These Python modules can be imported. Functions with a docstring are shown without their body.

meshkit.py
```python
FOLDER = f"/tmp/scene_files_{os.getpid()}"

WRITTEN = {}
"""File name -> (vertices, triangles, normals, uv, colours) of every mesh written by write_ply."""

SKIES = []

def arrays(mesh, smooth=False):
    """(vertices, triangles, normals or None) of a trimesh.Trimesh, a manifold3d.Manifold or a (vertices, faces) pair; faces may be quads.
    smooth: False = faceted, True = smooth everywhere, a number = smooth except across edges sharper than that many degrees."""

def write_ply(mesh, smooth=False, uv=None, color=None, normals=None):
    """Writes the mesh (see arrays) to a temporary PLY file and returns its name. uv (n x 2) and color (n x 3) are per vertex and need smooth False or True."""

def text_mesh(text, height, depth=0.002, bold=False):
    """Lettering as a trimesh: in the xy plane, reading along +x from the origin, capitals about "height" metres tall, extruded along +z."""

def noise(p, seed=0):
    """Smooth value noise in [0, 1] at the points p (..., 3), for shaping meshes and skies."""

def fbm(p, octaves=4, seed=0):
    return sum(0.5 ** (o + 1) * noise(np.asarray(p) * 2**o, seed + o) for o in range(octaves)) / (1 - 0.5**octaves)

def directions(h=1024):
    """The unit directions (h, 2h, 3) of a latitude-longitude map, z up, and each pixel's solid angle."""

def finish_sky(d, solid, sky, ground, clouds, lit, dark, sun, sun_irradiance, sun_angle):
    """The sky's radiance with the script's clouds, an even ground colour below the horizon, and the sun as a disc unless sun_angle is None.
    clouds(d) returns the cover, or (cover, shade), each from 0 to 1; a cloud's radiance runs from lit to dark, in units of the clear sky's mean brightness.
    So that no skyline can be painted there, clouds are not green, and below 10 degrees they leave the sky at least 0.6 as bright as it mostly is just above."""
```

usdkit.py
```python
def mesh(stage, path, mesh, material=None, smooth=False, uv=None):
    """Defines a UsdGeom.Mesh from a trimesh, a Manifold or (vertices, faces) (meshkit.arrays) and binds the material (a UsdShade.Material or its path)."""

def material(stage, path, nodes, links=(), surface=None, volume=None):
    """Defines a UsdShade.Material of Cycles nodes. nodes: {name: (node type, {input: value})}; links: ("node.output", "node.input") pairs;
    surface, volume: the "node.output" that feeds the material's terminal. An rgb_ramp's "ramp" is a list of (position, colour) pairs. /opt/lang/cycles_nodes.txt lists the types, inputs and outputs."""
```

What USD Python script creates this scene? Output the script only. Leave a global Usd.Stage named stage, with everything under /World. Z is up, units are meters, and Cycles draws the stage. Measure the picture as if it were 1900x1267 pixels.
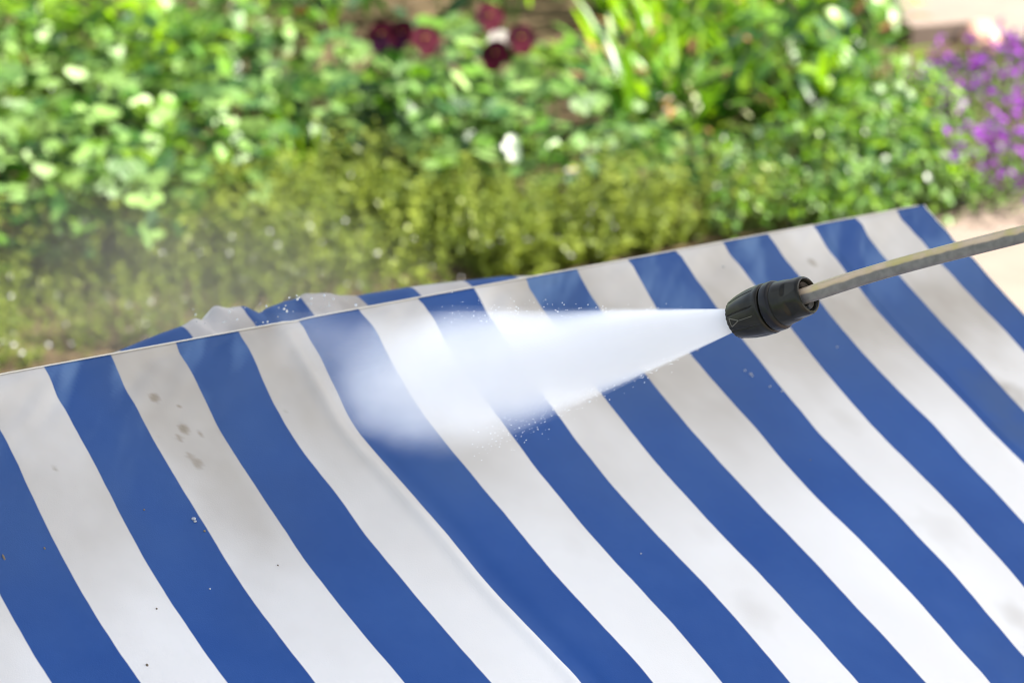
import math, random
import numpy as np, trimesh, usdkit, meshkit
from pxr import Usd, UsdGeom, UsdLux, UsdShade, Gf, Sdf, Vt
from scipy.interpolate import RBFInterpolator

stage = Usd.Stage.CreateInMemory()
UsdGeom.SetStageUpAxis(stage, 'Z'); UsdGeom.SetStageMetersPerUnit(stage, 1.0)
UsdGeom.Xform.Define(stage, '/World'); UsdGeom.Scope.Define(stage, '/World/Looks')
rnd = random.Random(7); rng = np.random.default_rng(7)

# ------------------------------------------------------------ camera, sky, sun, exposure
F, CX, CY, PITCH, CAMZ = 4539.3, 950.0, 633.5, math.radians(22.0), 1.75
cam = UsdGeom.Camera.Define(stage, '/World/camera')
cam.CreateHorizontalApertureAttr(36.0); cam.CreateFocalLengthAttr(36.0 * F / 1900)
cam.CreateFStopAttr(6.2); cam.CreateFocusDistanceAttr(1.93)
cam.CreateExposureAttr(2.38)
cam.CreateClippingRangeAttr(Gf.Vec2f(0.05, 2000))
xf = UsdGeom.Xformable(cam)
xf.AddTranslateOp().Set(Gf.Vec3d(0, 0, CAMZ)); xf.AddRotateXOp().Set(90 - math.degrees(PITCH))

SUN_AZ = np.array([0.97, 0.10]); SUN_AZ /= np.linalg.norm(SUN_AZ)
SUN_EL = math.radians(43)
SUN = np.array([*(SUN_AZ * math.cos(SUN_EL)), math.sin(SUN_EL)])
sky = UsdLux.DomeLight.Define(stage, '/World/sky')
skym = usdkit.material(stage, '/World/Looks/sky_look', {
    'sky': ('sky_texture', {'sky_type': 'single_scattering', 'sun_disc': False, 'sun_elevation': SUN_EL,
                            'sun_rotation': math.atan2(SUN[0], SUN[1]), 'aerosol_density': 2.0}),
    'tc': ('texture_coordinate', {}),
    'cl': ('noise_texture', {'scale': 2.2, 'detail': 6.0, 'roughness': 0.55}),
    'rp': ('rgb_ramp', {'ramp': [(0.40, (0, 0, 0)), (0.62, (1, 1, 1))]}),
    'mx': ('mix_color', {'b': (3.6, 3.55, 3.45)}),
    'bg': ('background_shader', {'strength': 0.06})},
    [('tc.generated', 'cl.vector'), ('cl.fac', 'rp.fac'), ('rp.color', 'mx.fac'), ('sky.color', 'mx.a'), ('mx.result', 'bg.color')], surface='bg.background')
UsdShade.MaterialBindingAPI.Apply(sky.GetPrim()).Bind(skym)
sun = UsdLux.DistantLight.Define(stage, '/World/sun')
sun.CreateIntensityAttr(1.25); sun.CreateAngleAttr(0.5); sun.CreateNormalizeAttr(True) if hasattr(sun, 'CreateNormalizeAttr') else None
sun.CreateColorAttr(Gf.Vec3f(1.0, 0.94, 0.84))
zax = Gf.Vec3d(*SUN); rot = Gf.Rotation(Gf.Vec3d(0, 0, 1), zax)
UsdGeom.Xformable(sun).AddOrientOp().Set(Gf.Quatf(rot.GetQuat()))

# ------------------------------------------------------------ helpers
def c2w(P):
    P = np.asarray(P, float); c, s = math.cos(PITCH), math.sin(PITCH)
    return np.stack([P[..., 0], P[..., 2] * c - P[..., 1] * s, CAMZ - P[..., 2] * s - P[..., 1] * c], -1)
def c2wv(v):
    return c2w(v) - np.array([0, 0, CAMZ])
def px(x, y, z):                       # where the line of sight through a pixel reaches depth z
    return c2w(np.array([(x - CX) / F * z, (y - CY) / F * z, z]))
def ground(x, y, h=0.0):               # ... and where it reaches height h
    d = c2wv(np.array([(x - CX) / F, (y - CY) / F, 1.0]))
    return np.array([0, 0, CAMZ]) + d * ((h - CAMZ) / d[2])

used = {}
def numbered(parent, name):
    k = (str(parent), name); n = used.get(k, 0); used[k] = n + 1
    return f'{parent}/{name}' + (f'_{n:03d}' if n else '')
def setd(prim, label=None, cat=None, group=None, kind=None):
    for k, v in (('label', label), ('category', cat), ('group', group), ('kind', kind)):
        if v: prim.SetCustomDataByKey(k, v)
    return prim
def obj(name, mesh, mat, parent='/World', smooth=False, **kw):
    m = usdkit.mesh(stage, numbered(parent, name), mesh, mat, smooth=smooth)
    setd(m.GetPrim(), **kw); return str(m.GetPath())
def thing(name, label, cat, loc=(0, 0, 0), rz=0, scale=1.0, group=None):
    path = numbered('/World', name); x = UsdGeom.Xform.Define(stage, path)
    x.AddTranslateOp().Set(Gf.Vec3d(*map(float, loc))); x.AddRotateZOp().Set(float(math.degrees(rz)))
    if scale != 1.0: x.AddScaleOp().Set(Gf.Vec3f(float(scale)))
    setd(x.GetPrim(), label, cat, group); return path
def grid(nu, nv):
    i = np.arange(nu * nv).reshape(nu, nv)
    return np.stack([i[:-1, :-1].ravel(), i[1:, :-1].ravel(), i[1:, 1:].ravel(), i[:-1, 1:].ravel()], 1)
def cat(ms):
    vs, fs, n = [], [], 0
    for v, f in ms:
        f = np.asarray(f)
        if f.shape[1] == 4: f = np.vstack([f[:, [0, 1, 2]], f[:, [0, 2, 3]]])
        vs.append(v); fs.append(f + n); n += len(v)
    return np.vstack(vs), np.vstack(fs)
def tube(pts, rad, n=6):
    pts = np.asarray(pts, float); rad = np.broadcast_to(rad, len(pts)); V = []
    t = np.gradient(pts, axis=0); t /= np.linalg.norm(t, axis=1)[:, None]
    a = np.cross(t, [0.31, 0.2, 0.93]); a /= np.linalg.norm(a, axis=1)[:, None]; b = np.cross(t, a)
    for k in range(n):
        w = 2 * math.pi * k / n; V.append(pts + rad[:, None] * (math.cos(w) * a + math.sin(w) * b))
    V = np.stack(V, 1); V = np.concatenate([V, V[:, :1]], 1)
    v, f = V.reshape(-1, 3), grid(len(pts), n + 1)[:, ::-1]
    return v, f
def mat(name, nodes, links=(), surface=None, volume=None):
    return usdkit.material(stage, f'/World/Looks/{name}', nodes, links, surface, volume)

LEAF = 0.70                              # real leaf reflectances
def leaf_mat(name, a, b, rough=0.42, trans=0.35, tint=(1.25, 1.35, 0.6), spec=0.45):
    a, b = tuple(c * LEAF for c in a), tuple(c * LEAF for c in b)
    tr = tuple(min(0.9, c * t) for c, t in zip(b, tint))
    return mat(name, {
        'oi': ('object_info', {}), 'g': ('geometry', {}), 'n': ('noise_texture', {'scale': 45.0, 'detail': 2.0}),
        'ad': ('math', {'math_type': 'multiply_add', 'value2': 0.7, 'value3': 0.0}),
        'a2': ('math', {'math_type': 'multiply_add', 'value2': 0.75, 'value3': -0.2}),
        'sm': ('math', {'math_type': 'add', 'use_clamp': True}),
        'm': ('mix_color', {'a': a, 'b': b}),
        'p': ('principled_bsdf', {'roughness': rough, 'specular_ior_level': spec}),
        't': ('translucent_bsdf', {'color': tr}), 'x': ('mix_closure', {'fac': trans})},
        [('g.position', 'n.vector'), ('oi.random', 'ad.value1'), ('n.fac', 'a2.value1'), ('ad.value', 'sm.value1'), ('a2.value', 'sm.value2'),
         ('sm.value', 'm.fac'), ('m.result', 'p.base_color'), ('p.BSDF', 'x.closure1'), ('t.BSDF', 'x.closure2')], surface='x.closure')
L = {}
L['blue'] = leaf_mat('leaf_bluegreen', (0.022, 0.10, 0.018), (0.30, 0.48, 0.13), 0.5, 0.25)
L['mid'] = leaf_mat('leaf_mid', (0.028, 0.12, 0.010), (0.17, 0.36, 0.025), 0.45, 0.28)
L['lime'] = leaf_mat('leaf_lime', (0.13, 0.29, 0.010), (0.27, 0.46, 0.016), 0.42, 0.45)
L['deep'] = leaf_mat('leaf_deep', (0.010, 0.045, 0.010), (0.035, 0.12, 0.02), 0.4, 0.2)
L['olive'] = leaf_mat('leaf_olive', (0.08, 0.135, 0.016), (0.19, 0.26, 0.035), 0.5, 0.4)
L['pale'] = leaf_mat('leaf_pale', (0.32, 0.40, 0.16), (0.5, 0.52, 0.28), 0.5, 0.3)
L['stem'] = leaf_mat('stem_green', (0.06, 0.12, 0.02), (0.12, 0.18, 0.04), 0.5, 0.1)
L['tan'] = leaf_mat('withered_tip', (0.30, 0.14, 0.04), (0.42, 0.24, 0.09), 0.6, 0.2, (1, 1, 1))
def petal(name, a, b): return leaf_mat(name, a, b, 0.75, 0.15, (1.3, 1.0, 1.1), 0.12)
L['wine'] = petal('petal_wine', (0.022, 0.001, 0.006), (0.085, 0.004, 0.018))
L['violet_dark'] = petal('petal_dark_violet', (0.025, 0.003, 0.02), (0.07, 0.01, 0.05))
L['purple'] = petal('petal_purple', (0.13, 0.012, 0.27), (0.30, 0.045, 0.45))
L['white'] = petal('petal_white', (0.38, 0.36, 0.34), (0.55, 0.52, 0.48))
L['orange'] = petal('petal_orange', (0.35, 0.08, 0.03), (0.42, 0.14, 0.04))
L['yellow'] = petal('petal_yellow', (0.6, 0.4, 0.03), (0.6, 0.4, 0.03))

def rough_mat(name, a, b, scale, rough=0.85, bump=0.4, dist=0.01, spec=0.3):
    return mat(name, {
        'g': ('geometry', {}), 'n': ('noise_texture', {'scale': scale, 'detail': 8.0, 'roughness': 0.62}),
        'n2': ('noise_texture', {'scale': scale * 0.17, 'detail': 4.0}), 'av': ('math', {'math_type': 'multiply_add', 'value2': 0.5}),
        'h': ('math', {'math_type': 'multiply', 'value2': 0.5}),
        'r': ('rgb_ramp', {'ramp': [(0.33, a), (0.67, b)]}), 'b': ('bump', {'strength': bump, 'distance': dist}),
        'p': ('principled_bsdf', {'roughness': rough, 'specular_ior_level': spec})},
        [('g.position', 'n.vector'), ('g.position', 'n2.vector'), ('n.fac', 'h.value1'), ('n2.fac', 'av.value1'), ('h.value', 'av.value3'), ('av.value', 'r.fac'),
         ('r.color', 'p.base_color'), ('n.fac', 'b.height'), ('b.normal', 'p.normal')], surface='p.BSDF')

# ------------------------------------------------------------ ground, bed, terrace, path
E3 = np.array([0.78834, -0.1596, 0.59418]); D2 = np.array([0.42469, 0.83993, -0.33787]); D3 = np.array([-0.44514, 0.5187, 0.72993])
EW = c2wv(E3); EH = EW[:2] / np.linalg.norm(EW[:2]); NH = np.array([-EH[1], EH[0]])       # along the ridge; away from the viewer
soil = rough_mat('soil', (0.030, 0.020, 0.010), (0.12, 0.086, 0.045), 40, 0.95, 0.9, 0.02, 0.2)
earth = rough_mat('lawn_ground', (0.03, 0.06, 0.012), (0.08, 0.13, 0.03), 6, 0.95)
stone = rough_mat('pale_stone', (0.155, 0.118, 0.098), (0.205, 0.158, 0.132), 9, 0.8, 0.25, 0.004)
b0, b1 = ground(1705, 388), ground(1900, 352)
BD = (b1 - ground(0, 718))[:2]; BD /= np.linalg.norm(BD); BN = np.array([-BD[1], BD[0]])              # bed border, and into the bed
def bed(s, t, z=0.0): q = b0[:2] + BD * s + BN * t; return np.array([q[0], q[1], z])
gx, gy = np.meshgrid(np.linspace(-150, 150, 61), np.linspace(-150, 150, 61), indexing='ij')
obj('ground', (np.stack([gx.ravel(), gy.ravel(), np.full(gx.size, -0.06)], 1), grid(61, 61)), earth, label='grassy ground around the terrace and the garden bed', kind='structure')
s, t = np.meshgrid(np.linspace(-6, 6, 241), np.linspace(0.0, 6, 121), indexing='ij')
P = b0[:2] + s[..., None] * BD + t[..., None] * BN
z = 0.01 + 0.05 * np.minimum(1, t / 0.6) * (meshkit.fbm(np.stack([P[..., 0] * 3, P[..., 1] * 3, 0 * s], -1), 4) - 0.2)
obj('garden_soil', (np.stack([P[..., 0].ravel(), P[..., 1].ravel(), z.ravel()], 1), grid(241, 121)), soil, smooth=True, label='dark brown soil of the garden bed', kind='structure')
def slab_prism(c, z0, z1):
    c = np.asarray(c, float); n = len(c)
    v = np.vstack([np.c_[c, np.full(n, z0)], np.c_[c, np.full(n, z1)]])
    f = [[n, n + i, n + i + 1] for i in range(1, n - 1)] + [[0, i + 1, i] for i in range(1, n - 1)]
    for i in range(n): j = (i + 1) % n; f += [[i, j, n + j], [i, n + j, n + i]]
    return trimesh.Trimesh(v, np.array(f), process=False)
obj('terrace', slab_prism([bed(-6, -9)[:2], bed(6, -9)[:2], bed(6, -0.012)[:2], bed(-6, -0.012)[:2]], -0.1, 0.012), stone,
    label='pale cream stone terrace beside the striped awning', kind='structure')
pp = [ground(1560, 20), ground(1690, 100), ground(1790, 92), ground(1960, 140), ground(2300, 60), ground(2200, -320), ground(1420, -300), ground(1540, -60)]
obj('path', slab_prism([q[:2] for q in pp], -0.02, 0.075), stone, label='pale sunlit stone path behind the purple flowers', kind='structure')

# ------------------------------------------------------------ striped awning
W = 0.065
FIT = np.array([[-0.13,0.3,-0.0015],[-0.065,0.32,-0.0024],[0.0,0.35,-0.0042],[0.065,0.37,-0.0037],[0.13,0.39,-0.0007],[0.195,0.42,0.0036],[0.26,0.44,0.013],[0.325,0.46,0.0111],[0.39,0.48,0.0062],[0.455,0.5,0.0012],[0.52,0.53,0.0006],[0.585,0.55,-0.001],[0.65,0.57,0.0017],[-0.065,0.17,0.0004],[0.0,0.18,-0.0017],[0.065,0.2,-0.0012],[0.13,0.22,-0.003],[0.195,0.24,-0.0038],[0.26,0.26,0.0033],[0.325,0.28,0.0043],[0.39,0.3,0.0022],[0.455,0.32,-0.0011],[0.52,0.34,-0.0033],[0.585,0.36,-0.0038],[0.65,0.38,-0.0031],[0.715,0.41,-0.0048],[0.78,0.43,-0.0064],[-0.065,0.05,0.0057],[0.0,0.07,0.0022],[0.065,0.08,-0.0017],[0.13,0.1,-0.0039],[0.195,0.11,-0.0092],[0.26,0.13,-0.0119],[0.39,0.16,0.0024],[0.455,0.18,-0.0015],[0.52,0.19,-0.0018],[0.585,0.21,-0.0028],[0.65,0.23,0.0046],[0.715,0.25,0.0012],[0.78,0.26,0.0021],[0.845,0.28,0.0091],[0.91,0.3,-0.0],[0.65,0.08,-0.0044],[0.78,0.11,0.0108],[0.845,0.12,0.0015],[0.91,0.14,0.0034],[0.975,0.15,0.0034],[1.04,0.17,0.0126],[0.195,0.02,-0.0005],[0.195,0.07,-0.0055],[0.13,0.01,0.0016],[0.065,0.04,0.0003],[-0.13,0.2,0.0014],[0.26,0.05,-0.0015],[0.78,0.05,0.0045],[0.91,0.08,0.0042],[0.0,0.11,0.0025],[0.13,0.16,-0.0029],[0.195,0.2,-0.0022],[0.52,0.45,-0.0046],[0.65,0.47,-0.0035],[0.715,0.55,-0.0094],[0.0,0.0,0.0037],[0.065,0.0,0.0025],[0.13,0.0,0.001],[0.195,0.0,0.0009],[0.26,0.0,-0.0003],[0.325,0.0,-0.0004],[0.39,0.0,0.0018],[0.455,0.0,0.003],[0.52,0.0,0.0004],[0.585,0.0,-0.0004],[0.65,0.0,0.0006],[0.715,0.0,-0.0008],[0.78,0.0,-0.0011],[0.845,0.0,-0.0029],[0.91,0.0,-0.0008],[0.975,0.0,-0.0026],[1.04,0.0,-0.0042]])
warp = RBFInterpolator(FIT[:, :2] / [1, 0.7], FIT[:, 2], kernel='thin_plate_spline', smoothing=0.002)
ORG = np.array([-0.39722, 0.02193, 2.05765])
tk = np.array([0, .1, .2, .35, .5, .8, 1.2]); th = np.array([-0.14601, -0.18841, -0.26056, -0.39053, -0.29206, -0.01281, 0.26644])
TMAX = 0.95
ts = np.linspace(0, TMAX, 381); ang = np.interp(ts, tk, th)
prof = np.concatenate([[[0, 0]], np.cumsum(np.stack([np.cos(ang), np.sin(ang)], 1)[:-1] * (ts[1] - ts[0]), 0)])
U0, U1 = -0.50, 16.68 * W
us = np.linspace(U0, U1, 520)
def sstep(a, b, x): x = np.clip((x - a) / (b - a), 0, 1); return x * x * (3 - 2 * x)
NW = c2wv(D3) * -1.0                                     # fabric normal, towards the viewer and up
if NW[2] < 0: NW = -NW
DW2, DW3, OW = c2wv(D2), c2wv(D3), c2w(ORG)
CREASE = lambda t: 0.238 + 0.02 * np.sin(3.0 * t)        # where the sewn seam runs, across the fabric
def cloth_front(u, t):
    q = np.stack([np.clip(u, -0.16, 1.06), np.clip(t, 0, 0.56) / 0.7], -1)
    du = warp(q.reshape(-1, 2)).reshape(u.shape)
    a = np.interp(t, ts, prof[:, 0]); b = np.interp(t, ts, prof[:, 1])
    P = OW + (u + du)[..., None] * EW + a[..., None] * DW2 + b[..., None] * DW3
    ramp = sstep(0, 0.04, t)
    h = ramp * 0.014 * (meshkit.fbm(np.stack([u * 3.2 + 5, t * 2.2, 0 * u], -1), 3, 3) - 0.5)
    h += ramp * 0.0045 * (meshkit.fbm(np.stack([u * 9 - t * 6, t * 4 + u * 2, 0 * u + 3], -1), 3, 13) - 0.5)
    nr = np.exp(-(t / 0.09) ** 2) * sstep(0.0, 0.012, t)
    h += 0.0060 * nr * (meshkit.noise(np.stack([u * 16 + t * 30, t * 14, 0 * u + 2], -1), 5) - 0.5)
    h += 0.0026 * nr * (meshkit.noise(np.stack([u * 55 + t * 60, t * 25, 0 * u + 7], -1), 8) - 0.5)
    d = u - CREASE(t)
    h += 0.0032 * np.exp(-(d / 0.006) ** 2) * sstep(-.01, .05, t) - 0.0022 * np.exp(-((d - 0.018) / 0.010) ** 2)
    h -= 0.004 * np.exp(-((u - 0.915) / 0.004) ** 2) * 0.4
    return P + h[..., None] * NW
# the back flap: dips behind the rail and humps up again where the photo shows it
hx = np.array([100, 205, 260, 300, 345, 365, 385, 405, 430, 455, 480, 500, 545, 600, 640, 690, 740, 840, 935, 1000, 1100, 1800.])
hv = np.array([-30, 0, 12, 20, 27, 42, 34, 46, 38, 36, 22, 33, 42, 38, 30, 27, 25, 20, 13, 2, -20, -60.])
BACK = np.linspace(0.006, 0.36, 60)
def cloth_back(u):
    back = NH3 = np.array([NH[0], NH[1], 0.0])
    out = []
    B = 0.10
    base = OW + u[:, None] * EW
    top0 = base + back * B                                # level point above the hump
    def pix(Q):
        c, s_ = math.cos(PITCH), math.sin(PITCH); dz = Q[:, 2] - CAMZ
        Z = Q[:, 1] * c - dz * s_; Y = -Q[:, 1] * s_ - dz * c
        return CX + F * Q[:, 0] / Z, CY + F * Y / Z, Z
    x, y, Z = pix(top0)
    rx = np.array([0, 80, 205, 325, 443, 555, 665, 775, 880, 975, 1070, 1165, 1340, 1508, 1660, 1900.]); ry = np.array([697, 680, 655, 632, 612, 590, 575, 553, 535, 517, 500, 482, 450, 421, 392, 345.])
    want = np.interp(x, rx, ry) - np.interp(x, hx, hv)
    zh = (y - want) / F * Z / math.cos(PITCH)             # how far the hump's top must rise from level
    crump = np.interp(x, [330, 370, 440, 490, 560, 620, 680], [0, 1, 1, .4, .8, .6, 0])
    for b in BACK:
        w1, w2 = sstep(0.0, 0.045, b), sstep(0.045, B, b)
        zz = -0.045 * w1 * (1 - w2) + zh * w2
        bb = min(b, B + 0.025)
        zz = zz - np.maximum(0, b - B) ** 1.3 * 2.6
        n = crump * 0.016 * (meshkit.noise(np.stack([u * 60, 0 * u + b * 55, 0 * u], -1), 11) - 0.5) * sstep(0.03, 0.08, b)
        n2 = 0.012 * crump * (meshkit.noise(np.stack([u * 90, 0 * u + b * 80, 0 * u], -1), 17) - 0.5)
        out.append(base + back * bb + np.stack([n2 * 0, n2, zz + n], 1))
    return np.stack(out, 1)
tt = np.linspace(0, TMAX, 330)
uu, tg = np.meshgrid(us, tt, indexing='ij')
front = cloth_front(uu, tg); bk = cloth_back(us)[:, ::-1]
V = np.concatenate([bk, front], 1); nv = V.shape[1]
UV = np.concatenate([np.stack(np.meshgrid(us, -BACK[::-1], indexing='ij'), -1), np.stack([uu, tg], -1)], 1)
# grime: heavier near the ridge, washed off lower down, with single smudges and broad soft darker patches
def at_ut(x, y):                                          # fabric coordinates of a pixel, by search
    c, s_ = math.cos(PITCH), math.sin(PITCH); dz = front[..., 2] - CAMZ
    Z = front[..., 1] * c - dz * s_; X = CX + F * front[..., 0] / Z; Y = CY + F * (-front[..., 1] * s_ - dz * c) / Z
    k = np.argmin((X - x) ** 2 + (Y - y) ** 2); return uu.ravel()[k], tg.ravel()[k], front.reshape(-1, 3)[k]
q3 = np.stack([UV[..., 0] * 9, UV[..., 1] * 7, 0 * UV[..., 0]], -1)
cloud = meshkit.fbm(q3, 5, 21); cloud2 = meshkit.fbm(q3 * 0.55 + 9, 4, 33)
dirt_and_patches = (0.84 + 1.0 * (cloud - 0.42)) * (1 - sstep(0.06, 0.46, UV[..., 1] + 0.22 * (cloud2 - 0.5))) + 0.05 + 0.55 * np.clip(cloud2 - 0.56, 0, 1)
dirt_and_patches = dirt_and_patches * 0.62 + 0.22 * (cloud - 0.45)
dirt_and_patches += 0.06 * np.exp(-((UV[..., 0] - CREASE(UV[..., 1]) - 0.012) / 0.012) ** 2) * np.clip(cloud * 2 - 0.5, 0, 1)
SM = [(287, 738, 11, .9), (285, 712, 9, .5), (332, 751, 5, 1), (343, 792, 13, .9), (334, 812, 9, .8), (371, 807, 6, .9), (352, 846, 9, .75), (366, 856, 11, .8), (295, 811, 4, .5), (102, 872, 5, .8), (408, 800, 12, .5),
      (533, 763, 5, .6), (1506, 484, 13, .8), (1400, 1135, 50, .30, 1), (1885, 1140, 40, .45, 1), (1570, 780, 60, .35, 1), (1750, 980, 60, .28, 1), (1360, 830, 50, .22, 1), (1425, 880, 40, .18, 1), (760, 940, 40, .22, 1), (840, 1010, 36, .25, 1), (1230, 950, 60, .18, 1), (1860, 1215, 60, .2, 1), (1850, 735, 90, 1.1, 1), (1888, 800, 70, 1.0, 1), (1800, 700, 50, .5, 1), (1560, 560, 60, .35, 1), (1650, 640, 70, .3, 1), (60, 740, 60, .35, 1), (130, 900, 50, .3, 1), (240, 900, 60, .25, 1), (400, 950, 60, .22, 1), (560, 870, 50, .3, 1), (620, 960, 50, .25, 1), (1010, 880, 60, .2, 1), (1060, 1000, 50, .2, 1), (1300, 980, 50, .2, 1)]  # soft entries: broad darker areas, strongest towards the right edge
for (x, y, r, a, *soft) in SM:
    u_, t_, _p = at_ut(x, y); rr = r * 0.00047
    d = np.hypot((UV[..., 0] - u_), (UV[..., 1] - t_) * 0.75) / rr * (0.75 + 0.6 * meshkit.noise(np.stack([UV[..., 0] * 90, UV[..., 1] * 90, 0 * UV[..., 0]], -1), 4))
    dirt_and_patches = np.maximum(dirt_and_patches, dirt_and_patches * 0.6 + a * 0.62 * (1 - sstep(0.0 if soft else 0.5, 1.4, d)))
dirt_and_patches = np.clip(dirt_and_patches, 0, 1)
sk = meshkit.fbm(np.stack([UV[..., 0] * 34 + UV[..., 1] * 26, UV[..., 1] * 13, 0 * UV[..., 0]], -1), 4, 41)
painted_sheen = np.clip((sk - 0.50) * 5, 0, 1) * np.exp(-(UV[..., 1] / 0.085) ** 2) * 0.75  # lighter streaks by the ridge: highlights painted into the blue
cloth = mat('striped_canvas', {
    'uv': ('uvmap', {'attribute': 'st'}), 'sx': ('separate_xyz', {}), 'wob': ('noise_texture', {'scale': 30.0, 'detail': 2.0}),
    'w1': ('math', {'math_type': 'multiply_add', 'value2': 0.0016, 'value3': -0.0008}), 'ua': ('math', {'math_type': 'add'}),
    'ph': ('math', {'math_type': 'multiply', 'value2': math.pi / W}), 'sn': ('math', {'math_type': 'sine'}),
    'ed': ('map_range', {'from_min': -0.03, 'from_max': 0.03, 'to_min': 0.0, 'to_max': 1.0, 'clamp': True}),
    'df': ('attribute', {'attribute': 'dirt_and_patches'}), 'wf': ('attribute', {'attribute': 'painted_sheen'}), 'bl3': ('mix_color', {'b': (0.10, 0.185, 0.36)}),
    'fad': ('noise_texture', {'scale': 7.0, 'detail': 6.0, 'roughness': 0.6}), 'fr': ('map_range', {'from_min': 0.35, 'from_max': 0.7, 'clamp': True}),
    'blue': ('mix_color', {'a': (0.002, 0.052, 0.250), 'b': (0.014, 0.074, 0.285)}),
    'bl2': ('mix_color', {'b': (0.050, 0.085, 0.140)}),
    'wh': ('mix_color', {'a': (0.78, 0.785, 0.80), 'b': (0.26, 0.226, 0.18)}),
    'col': ('mix_color', {}), 'dm': ('math', {'math_type': 'multiply', 'value2': 0.55}),
    'wv': ('mapping', {'scale': (1500, 1500, 1500)}), 'weave': ('checker_texture', {'scale': 1.0}),
    'g': ('geometry', {}), 'fine': ('noise_texture', {'scale': 900.0, 'detail': 2.0}),
    'b': ('bump', {'strength': 0.25, 'distance': 0.0006}),
    'p': ('principled_bsdf', {'roughness': 0.62, 'specular_ior_level': 0.25})},
    [('uv.UV', 'sx.vector'), ('uv.UV', 'wob.vector'), ('wob.fac', 'w1.value1'), ('sx.x', 'ua.value1'), ('w1.value', 'ua.value2'), ('ua.value', 'ph.value1'), ('ph.value', 'sn.value1'),
     ('sn.value', 'ed.value'), ('uv.UV', 'fad.vector'), ('fad.fac', 'fr.value'), ('fr.result', 'blue.fac'), ('df.fac', 'dm.value1'), ('dm.value', 'bl2.fac'), ('blue.result', 'bl2.a'),
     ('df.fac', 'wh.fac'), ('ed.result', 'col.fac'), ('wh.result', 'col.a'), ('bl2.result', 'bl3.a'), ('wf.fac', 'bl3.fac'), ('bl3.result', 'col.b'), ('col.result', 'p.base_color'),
     ('g.position', 'fine.vector'), ('fine.fac', 'b.height'), ('b.normal', 'p.normal')], surface='p.BSDF')
AW = thing('striped_awning', 'blue and white striped awning canvas draped over a rail in front of the garden bed', 'awning')
m = usdkit.mesh(stage, AW + '/canvas', (V.reshape(-1, 3), grid(len(us), nv)), cloth, smooth=True, uv=UV.reshape(-1, 2))
UsdGeom.PrimvarsAPI(m).CreatePrimvar('dirt_and_patches', Sdf.ValueTypeNames.FloatArray, 'vertex').Set(Vt.FloatArray.FromNumpy(dirt_and_patches.reshape(-1).astype(np.float32)))
hemm = mat('hem_thread', {'p': ('principled_bsdf', {'base_color': (0.70, 0.67, 0.60), 'roughness': 0.8})}, surface='p.BSDF')
UsdGeom.PrimvarsAPI(m).CreatePrimvar('painted_sheen', Sdf.ValueTypeNames.FloatArray, 'vertex').Set(Vt.FloatArray.FromNumpy(painted_sheen.reshape(-1).astype(np.float32)))
rim = front[:, 0] + np.array([0, 0, 0.0006]); obj('ridge_seam', tube(rim[::4], 0.0006, 6), hemm, AW, smooth=True)
obj('side_hem', tube(front[-1, ::3] + NW * 0.0003, 0.0008, 6), hemm, AW, smooth=True)
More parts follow.
